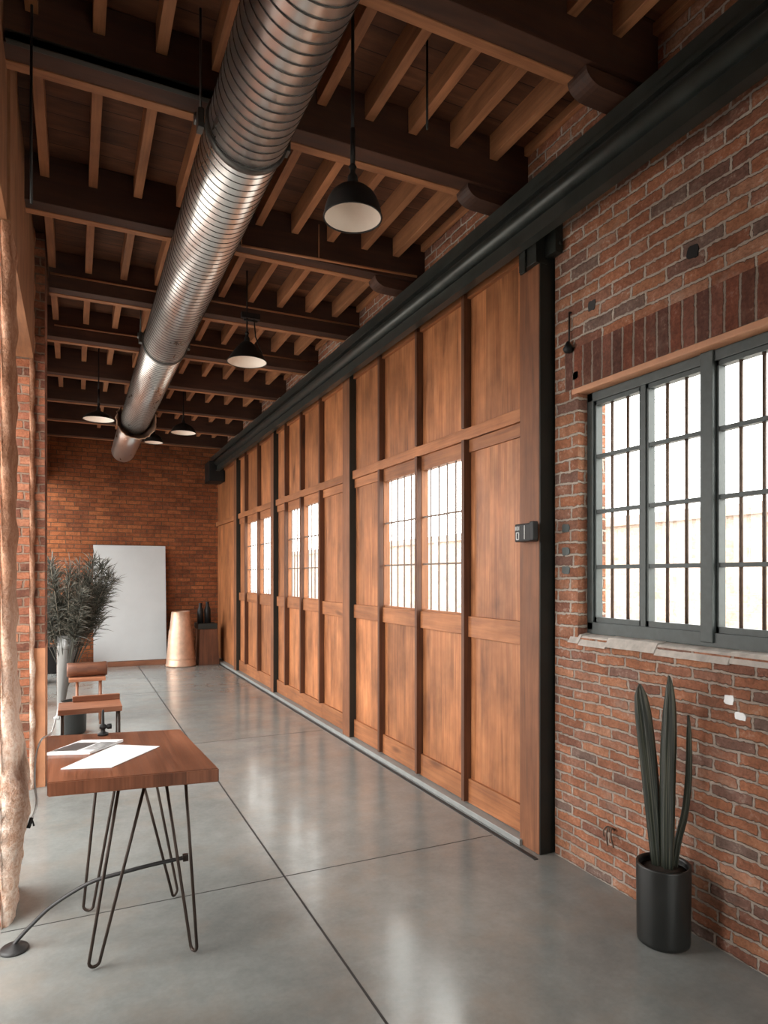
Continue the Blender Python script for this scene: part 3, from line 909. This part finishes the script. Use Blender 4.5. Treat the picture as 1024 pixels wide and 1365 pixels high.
tube(b, [(1.55, 4.387, 3.817), (1.55, 4.387, ZJ)], .004, 6)
tag(obj('ceiling_strip', b, M['joist_wood'], None, (1.6, 4.4, 3.82)), 'thin light strip hanging in front of a beam behind the dome lamp', 'strip')

# ------------------------------------------------------------------ desk with hairpin legs
t = thing('desk', (.22, 3.28, 0), 'small desk with thick brown wood top on black hairpin legs', 'desk')
ZT = .78
b = new_bm()
v = [(-.10, 2.93), (.555, 2.84), (.51, 3.65), (-.13, 3.785)]
prism(b, v, 'Z', ZT - .058, ZT, 'Y')
bmesh.ops.bevel(b, geom=list(b.edges), offset=.004, segments=2, affect='EDGES')
obj('tabletop', b, M['table_wood'], t)
def hairpin(foot, tops):
    b = new_bm()
    fx, fy = foot
    f = Vector((fx, fy, .012))
    a, c = [Vector((x, y, ZT - .058)) for x, y in tops]
    da = (a - f).normalized(); dc = (c - f).normalized()
    r = .022
    side = (a - c); side.z = 0; side.normalize()
    pts = [a]
    pa = f + side * r + Vector((0, 0, r)); pc = f - side * r + Vector((0, 0, r))
    pts += [a.lerp(pa, .5), pa]
    for q in range(1, 8):
        an = PI * q / 8
        pts.append(f + side * r * math.cos(an) + Vector((0, 0, r - r * math.sin(an) * 1.0)))
    pts += [pc, pc.lerp(c, .5), c]
    tube(b, pts, .0068, 10)
    mid = (a + c) / 2
    obj('leg', b, M['iron'], t)
hairpin((.072, 2.925), ((.17, 2.99), (.28, 3.02)))
hairpin((.455, 2.875), ((.43, 2.93), (.36, 3.06)))
hairpin((.058, 3.43), ((.10, 3.36), (.19, 3.34)))
hairpin((.448, 3.41), ((.34, 3.50), (.27, 3.42)))
b = new_bm(); box(b, .428, .452, 2.99, 3.01, .345, .375, bevel=.003); obj('leg_clip', b, M['iron'], t)

# black cord from the floor disc to the desk leg
t = thing('power_cord', (-.2, 3.2, 0), 'thick black cord curving from the floor at the pier up to the desk leg', 'cord')
ctrl = [(-.235, 3.22, .026), (-.215, 3.22, .05), (-.17, 3.205, .10), (-.10, 3.17, .175), (0.0, 3.11, .255), (.08, 3.07, .30), (.18, 3.04, .325), (.30, 3.02, .345), (.44, 3.00, .36)]
def smooth_path(P, n=8):
    P = [Vector(p) for p in P]; out = []
    for i in range(len(P) - 1):
        p0 = P[max(i - 1, 0)]; p1 = P[i]; p2 = P[i + 1]; p3 = P[min(i + 2, len(P) - 1)]
        for k in range(n):
            u = k / n
            out.append(.5 * ((2 * p1) + (-p0 + p2) * u + (2 * p0 - 5 * p1 + 4 * p2 - p3) * u * u + (-p0 + 3 * p1 - 3 * p2 + p3) * u ** 3))
    out.append(P[-1]); return out
b = new_bm(); tube(b, smooth_path(ctrl), .0085, 10); obj('cable', b, M['rubber'], t)
b = new_bm(); lathe(b, [(.055, 0), (.058, .006), (.05, .016), (.02, .022), (.012, .03), (.0001, .032)], 28, 'Z', (-.235, 3.22, 0)); obj('floor_disc', b, M['rubber'], t)

# things on the desk
def sheet(pts, z, th, name, m, label, cat):
    b = new_bm(); prism(b, pts, 'Z', z, z + th, 'Y')
    return tag(obj(name, b, m, None, (pts[0][0], pts[0][1], z)), label, cat)
sheet([(-.055, 3.10), (.14, 3.035), (.365, 3.31), (.18, 3.43)], ZT + .0015, .003, 'paper_sheet', M['paper'], 'plain white sheet of paper on the desk', 'paper')
t = thing('magazine', (0, 3.4, ZT), 'open grey-printed magazine under the white paper on the desk', 'magazine')
b = new_bm(); prism(b, [(-.115, 3.37), (.06, 3.31), (.215, 3.49), (.03, 3.565)], 'Z', ZT + .001, ZT + .013, 'Y')
obj('pages', b, M['paper'], t)
b = new_bm(); prism(b, [(.03, 3.36), (.10, 3.335), (.18, 3.44), (.115, 3.475)], 'Z', ZT + .013, ZT + .0142, 'Y'); obj('printed_picture', b, M['grey_print'], t)['label'] = 'grey printed picture'
b = new_bm(); prism(b, [(-.10, 3.385), (.005, 3.35), (.10, 3.47), (.01, 3.51)], 'Z', ZT + .013, ZT + .0142, 'Y'); obj('printed_picture', b, M['silver'], t)['label'] = 'pale grey printed picture'
t = thing('desk_clamp', (.13, 3.68, ZT), 'small black clamp with upright pin on the far desk edge', 'clamp')
b = new_bm(); lathe(b, [(.026, 0), (.026, .012), (.012, .018), (.010, .03), (.018, .036), (.018, .052), (.008, .058), (.0065, .12), (.004, .13), (.0001, .132)], 18, 'Z', (.13, 3.68, ZT)); obj('pin', b, M['lamp_black'], t)
b = new_bm(); tube(b, [(.115, 3.67, ZT + .045), (.165, 3.67, ZT + .045)], .008, 8); lathe(b, [(.0001, -.012), (.014, -.01), (.014, .01), (.0001, .012)], 12, 'X', (.16, 3.67, ZT + .045)); obj('screw', b, M['lamp_black'], t)
# silver cable over the desk edge
b = new_bm()
tube(b, smooth_path([(-.09, 3.80, .86), (-.108, 3.76, .80), (-.15, 3.66, .79), (-.172, 3.62, .72), (-.176, 3.60, .60), (-.168, 3.60, .50), (-.188, 3.58, .43)]), .0045, 8)
b2 = b
t = thing('silver_cable', (-.16, 3.66, .79), 'thin grey cable with a plug hanging over the desk corner by the pier', 'cable')
obj('wire', b, M['silver'], t)
b = new_bm(); tube(b, [(-.188, 3.58, .44), (-.195, 3.575, .415), (-.202, 3.57, .395)], .009, 8); tube(b, [(-.188, 3.58, .44), (-.178, 3.575, .40)], .004, 6); obj('plug', b, M['lamp_black'], t)

# ------------------------------------------------------------------ bench and stool behind the desk
t = thing('bench', (.14, 6.30, 0), 'low wooden bench with flat seat behind the desk', 'bench')
b = new_bm(); box(b, -.13, .37, 6.12, 6.50, .43, .475, 'X', bevel=.005); obj('seat', b, M['bench_wood'], t)
b = new_bm(); box(b, -.02, .37, 6.46, 6.50, .475, .525, 'X', bevel=.005); obj('rear_ledge', b, M['bench_wood'], t)
for x in (-.10, .345):
    for y in (6.15, 6.47):
        b = new_bm(); tube(b, [(x, y, 0), (x, y, .43)], .012, 8); obj('leg', b, M['iron'], t)

t = thing('stool', (.14, 7.85, 0), 'slim wooden stool carrying a short log, beside the grass vase', 'stool')
b = new_bm(); box(b, -.06, .30, 7.70, 8.02, .47, .505, 'X', bevel=.005); obj('seat', b, M['bench_wood'], t)
for x in (.02, .25):
    for y in (7.74, 7.98):
        b = new_bm(); tube(b, [(x, y, 0), (x, y, .47)], .014, 8); obj('leg', b, M['bench_wood'], t)
b = new_bm(); box(b, .02, .25, 7.73, 7.75, .24, .29, 'X'); obj('stretcher', b, M['bench_wood'], t)
b = new_bm()
prof = [(.0001, -.20), (.07, -.20), (.078, -.185), (.073, -.1), (.077, 0), (.072, .1), (.078, .185), (.07, .20), (.0001, .20)]
lathe(b, prof, 22, 'X', (.12, 7.86, .505 + .077))
tag(obj('log', b, M['stand_wood'], None, (.12, 7.86, .505)), 'short brown log lying on the slim stool', 'log')

# black bucket, vase and grass
t = thing('bucket', (-.01, 7.40, 0), 'black bucket on the floor under the bench edge', 'bucket')
b = new_bm(); lathe(b, [(.095, 0), (.115, .02), (.118, .30), (.124, .305), (.124, .33), (.112, .33), (.108, .04), (.0001, .035)], 32, 'Z', (-.01, 7.40, 0)); obj('body', b, M['pot_black'], t)
VXY = (-.085, 8.25)
t = thing('floor_vase', (*VXY, 0), 'tall leaning silver floor vase holding the dark grass', 'vase')
b = new_bm(); lathe(b, [(.075, 0), (.075, .012), (.045, .04), (.04, .12), (.055, .3), (.08, .55), (.105, .78), (.125, .93), (.120, .93), (.098, .78), (.07, .5), (.03, .3), (.0001, .29)], 36, 'Z', (*VXY, 0))
for v_ in b.verts: v_.co.x += .085 * (v_.co.z / .93) ** 1.3 - .065
obj('body', b, M['chrome'], t)
t = thing('grass_bouquet', (*VXY, .31), 'big dark spiky dried grass bouquet standing in the silver vase', 'bouquet')
random.seed(21)
b = new_bm()
ends = []
def stem(p0, p1, bend):
    pts = []
    for i in range(9):
        u = i / 8
        p = Vector(p0).lerp(Vector(p1), u) + Vector(bend) * math.sin(u * PI) * .5
        pts.append(p)
    tube(b, pts, .004, 6)
    return pts
targets = []
for i in range(40):
    a = random.uniform(0, 2 * PI); rr = .46 * math.sqrt(random.random())
    targets.append((VXY[0] + rr * math.cos(a), VXY[1] + rr * math.sin(a), random.uniform(1.05, 1.80)))
targets += [(VXY[0] + .50, VXY[1] - .05, 1.55), (VXY[0] + .46, VXY[1] - .1, 1.62), (VXY[0] + .40, VXY[1] - .12, 1.50), (VXY[0] + .38, VXY[1], 1.15), (VXY[0] + .36, VXY[1] - .1, 1.06)]
stems = [stem((VXY[0] + random.uniform(-.01, .01), VXY[1] + random.uniform(-.01, .01), .33), tg, (0, 0, .12)) for tg in targets]
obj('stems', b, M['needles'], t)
b = new_bm(); uvl = b.loops.layers.uv.active
def blade(p, d, L, w):
    d = d.normalized(); s = d.cross(Vector((random.uniform(-1, 1), random.uniform(-1, 1), random.uniform(-1, 1)))).normalized() * w
    n = d.cross(s).normalized() * w * .4
    droop = Vector((0, 0, -.10 * L))
    m = p + d * L * .55; e = p + d * L + droop
    a = [b.verts.new(q) for q in (p - s * .6, p + s * .6, m + s + n, m - s + n, e)]
    for vs, vv_ in (([a[0], a[1], a[2], a[3]], (0, 0, .55, .55)), ([a[3], a[2], a[4]], (.55, .55, 1))):
        f = b.faces.new(vs)
        for l, v_ in zip(f.loops, vv_): l[uvl].uv = (.5, v_)
for si, pts in enumerate(stems):
    sparse = si >= len(stems) - 2
    for q in range(40 if sparse else 190):
        u = random.uniform(.45, 1.0)
        fi = u * (len(pts) - 1); i0 = min(int(fi), len(pts) - 2)
        p = pts[i0].lerp(pts[i0 + 1], fi - i0)
        ax = (pts[i0 + 1] - pts[i0]).normalized()
        rnd = Vector((random.gauss(0, 1), random.gauss(0, 1), random.gauss(0, 1))).normalized()
        d = ax * .75 + rnd * .75
        blade(p, d, random.uniform(.10, .21), random.uniform(.0025, .0048))
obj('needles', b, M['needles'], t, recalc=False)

# dark bin in the far corner
b = new_bm(); box(b, -.47, -.05, 12.0, 12.4, 0, .42, bevel=.015)
box(b, -.48, -.04, 11.99, 12.41, .40, .44, bevel=.006)
tag(obj('storage_bin', b, M['lamp_black'], None, (-.26, 12.2, 0)), 'black storage bin on the floor in the far corner behind the vase', 'bin')

# white board leaning on the end wall
t = thing('leaning_board', (.95, 12.5, 0), 'large blank white board leaning on the brick end wall', 'board')
bx0, bx1 = .29, 1.50
lean = Matrix.Translation((0, 12.50, .09)) @ Matrix.Rotation(-math.radians(5), 4, 'X') @ Matrix.Translation((0, -12.50, -.09))
b = new_bm(); box(b, bx0, bx1, 12.47, 12.50, .09, 2.14, bevel=.003, rot=lean); obj('canvas', b, M['canvas'], t)
b = new_bm(); box(b, bx0 + .005, bx1 - .005, 12.50, 12.525, .09, 2.13, bevel=.003, rot=lean); obj('stretcher_frame', b, M['stand_wood'], t)
b = new_bm(); box(b, bx0 + .02, bx1 - .02, 12.43, 12.54, 0, .085, 'X', bevel=.004); obj('foot_rail', b, M['bench_wood'], t)['label'] = 'brown wooden strip under the board'

# copper vessel
t = thing('copper_vessel', (1.70, 12.12, 0), 'tall tapering copper vessel on the floor beside the white board', 'vessel')
b = new_bm(); uvl = b.loops.layers.uv.active
lathe(b, [(.255, 0), (.262, .012), (.262, .03), (.252, .04), (.235, .25), (.205, .62), (.19, .66), (.186, .70), (.160, .96), (.152, .965), (.148, .94), (.18, .6), (.0001, .55)], 44, 'Z', (1.70, 12.12, 0))
for v_ in b.verts:
    if v_.co.z > .6: v_.co.z += (v_.co.x - 1.70) * .04 * (v_.co.z - .6) / .36
obj('body', b, M['copper'], t)
b = new_bm(); lathe(b, [(.250, .125), (.254, .13), (.248, .145), (.242, .14)], 44, 'Z', (1.70, 12.12, 0), closed=True); obj('band', b, M['copper'], t)

# dark wooden stand with two black bottles
t = thing('plinth', (2.12, 12.25, 0), 'dark brown wooden plinth in the corner beside the copper vessel', 'plinth')
b = new_bm(); prism(b, [(2.00, 0), (2.36, 0), (2.32, .64), (2.02, .64)], 'Y', 12.05, 12.45, 'Z'); obj('body', b, M['stand_wood'], t)
b = new_bm(); box(b, 1.985, 2.32, 12.02, 12.46, .64, .74, 'X', bevel=.006); obj('top_slab', b, M['black_steel'], t)['label'] = 'dark grey top slab'
for i, (x, y, h_, r) in enumerate(((2.05, 12.2, .36, .055), (2.18, 12.22, .38, .06))):
    b = new_bm(); lathe(b, [(r, 0), (r, h_ * .6), (r * .8, h_ * .72), (r * .55, h_ * .8), (r * .5, h_ * .95), (r * .6, h_), (.0001, h_)], 20, 'Z', (x, y, .74))
    tag(obj('bottle', b, M['lamp_black'], None, (x, y, .74)), ['black bottle on the plinth, next to the copper vessel', 'slightly taller black bottle on the plinth, on its door side'][i], 'bottle', 'black bottles on the plinth')

# ------------------------------------------------------------------ snake plant
PX, PY = 2.335, 2.10
t = thing('snake_plant', (PX, PY, 0), 'snake plant with three upright leaves in a black round pot', 'plant')
b = new_bm(); lathe(b, [(.100, 0), (.108, .006), (.110, .02), (.113, .335), (.112, .342), (.104, .342), (.102, .33), (.100, .28), (.0001, .28)], 48, 'Z', (PX, PY, 0)); obj('pot', b, M['pot_black'], t)
b = new_bm(); lathe(b, [(.0001, .325), (.05, .322), (.0995, .312)], 32, 'Z', (PX, PY, 0))
obj('soil', b, M['soil'], t)
# direction seen broadside from the room's middle
bd = Vector((math.cos(math.radians(-48)), math.sin(math.radians(-48)), 0))
def leaf(path, widths, face, fold):
    b = new_bm(); uvl = b.loops.layers.uv.active
    P = smooth_path(path, 6)
    n = len(P)
    rows = []
    for i, p in enumerate(P):
        u = i / (n - 1)
        fw = u * (len(widths) - 1); k = min(int(fw), len(widths) - 2)
        w = widths[k] + (widths[k + 1] - widths[k]) * (fw - k)
        ang = math.radians(face + 18 * math.sin(u * 2.2))
        s = Vector((math.cos(ang), math.sin(ang), 0)); nn = Vector((-s.y, s.x, 0))
        row = []
        for q in range(7):
            c = (q - 3) / 3
            row.append(b.verts.new(p + s * c * w + nn * (abs(c) ** 1.5 * w * fold + .004 * math.sin(c * 6))))
        rows.append(row)
    for i in range(n - 1):
        for q in range(6):
            f = b.faces.new([rows[i][q], rows[i][q + 1], rows[i + 1][q + 1], rows[i + 1][q]]); f.smooth = True
            for l, (a_, c_) in zip(f.loops, ((q, i), (q + 1, i), (q + 1, i + 1), (q, i + 1))): l[uvl].uv = (a_ / 6 * .08, c_ / n)
    o = obj('leaf', b, M['leaf'], t, recalc=False)
    m_ = o.modifiers.new('solid', 'SOLIDIFY'); m_.thickness = .007; m_.offset = 0
def lp(s, z, dpt=0.):   # s: shift along the broadside direction
    return Vector((PX, PY, 0)) + bd * s + Vector((bd.y, -bd.x, 0)) * dpt + Vector((0, 0, z))
leaf([lp(-.02, .28), lp(-.035, .5), lp(-.055, .75), lp(-.075, .95), lp(-.088, 1.05), lp(-.098, 1.118)], [.022, .030, .034, .036, .034, .026, .001], -48, .5)
leaf([lp(.012, .28, .02), lp(.014, .5, .02), lp(.018, .75, .02), lp(.024, .95, .02), lp(.026, 1.08, .02), lp(.022, 1.165, .02)], [.022, .028, .030, .031, .026, .016, .001], -60, .6)
leaf([lp(.04, .28, -.03), lp(.055, .42, -.03), lp(.085, .56, -.03), lp(.10, .72, -.03), lp(.102, .88, -.03), lp(.10, .99, -.03)], [.012, .014, .014, .013, .012, .009, .001], -66, .4)

# wires sticking out of the wall, hook
b = new_bm()
W0 = Vector((XR, 2.56, .27))
for i, (dy, dz) in enumerate(((.035, -.02), (.01, -.06), (-.03, -.055), (-.012, .015))):
    tube(b, smooth_path([(XR + .01, 2.56, .29), (XR - .03, 2.56 + dy * .4, .315), (XR - .045, 2.56 + dy * .8, .30 + dz * .4), (XR - .035, 2.56 + dy, .28 + dz)]), .004, 6)
tag(obj('wire_ends', b, M['rust_bar'], None, (XR, 2.56, .28)), 'loose brown wire ends sticking out of the brick wall above the floor', 'wires')
b = new_bm(); tube(b, [(XR - .012, 2.885, 3.06), (XR - .014, 2.885, 2.89)], .005, 6)
tube(b, [(XR + .01, 2.885, 3.06), (XR - .014, 2.885, 3.06)], .006, 6)
lathe(b, [(.0001, -.035), (.02, -.03), (.03, -.012), (.018, .012), (.008, .03), (.0001, .034)], 12, 'Z', (XR - .025, 2.88, 2.865))
tag(obj('wall_hook', b, M['lamp_black'], None, (XR, 2.885, 2.9)), 'black iron pull hanging on the bricks beside the post', 'hook')

# ------------------------------------------------------------------ outside
b = new_bm(); box(b, 13.0, 17.0, -2.0, 45.0, -.14, 3.0, 'Z', (0, 0)); box(b, 12.9, 13.2, -2.0, 45.0, 2.9, 3.15)
tag(obj('building', b, M['facade'], None, (15, 20, 0)), 'pale low brick building outside beyond the steel window', 'building', None, 'structure')

# ------------------------------------------------------------------ light
sc = bpy.context.scene
w = bpy.data.worlds.new('overcast_sky'); sc.world = w; w.use_nodes = True
bg = w.node_tree.nodes['Background']
bg.inputs[0].default_value = (1.0, .98, .95, 1)
bg.inputs[1].default_value = 7.0
def portal(loc, rot, sx, sy):
    l = bpy.data.lights.new('daylight_opening', 'AREA'); l.shape = 'RECTANGLE'; l.size = sx; l.size_y = sy
    l.cycles.is_portal = True
    o = bpy.data.objects.new('daylight_opening', l); C.objects.link(o); o.location = loc; o.rotation_euler = rot
for (a, c) in ((2.6, 3.46), (3.88, 5.58), (6.1, 8.95), (9.45, 10.8), (11.3, 12.75)):
    portal((-.97, (a + c) / 2, 1.6), (0, math.radians(-90), 0), 3.3, c - a)
portal((1.2, YN - .28, 1.6), (math.radians(90), 0, 0), 2.2, 2.2)  # portal of the added window behind the camera
portal((2.70, (WY0 + WY1) / 2, 1.95), (0, math.radians(90), 0), 1.35, WY1 - WY0)
for (a, c) in ((3.88, 5.27), (6.83, 8.14), (8.76, 10.32)):
    portal((2.56, (a + c) / 2, 1.87), (0, math.radians(90), 0), 1.15, c - a)

# ------------------------------------------------------------------ camera
cam = bpy.data.cameras.new('camera'); co = bpy.data.objects.new('camera', cam); C.objects.link(co)
cam.sensor_fit = 'HORIZONTAL'; cam.sensor_width = 36.0
cam.lens = 880.0 / 1024.0 * 36.0
cam.shift_x = 0.0; cam.shift_y = (767 - 682.5) / 1024.0
cam.clip_start = .02
co.location = (0, 0, 1.6)
co.rotation_euler = (math.radians(90), 0, -math.radians(25.088))
sc.camera = co
sc.view_settings.view_transform = 'Standard'; sc.view_settings.look = 'None'
sc.view_settings.exposure = 0.33; sc.view_settings.gamma = 1.0
sc.view_settings.use_curve_mapping = False
cy = sc.cycles
cy.use_denoising = True
cy.max_bounces = 10; cy.diffuse_bounces = 6; cy.glossy_bounces = 5; cy.transparent_max_bounces = 12
cy.sample_clamp_indirect = 8.0
cy.caustics_reflective = False; cy.caustics_refractive = False
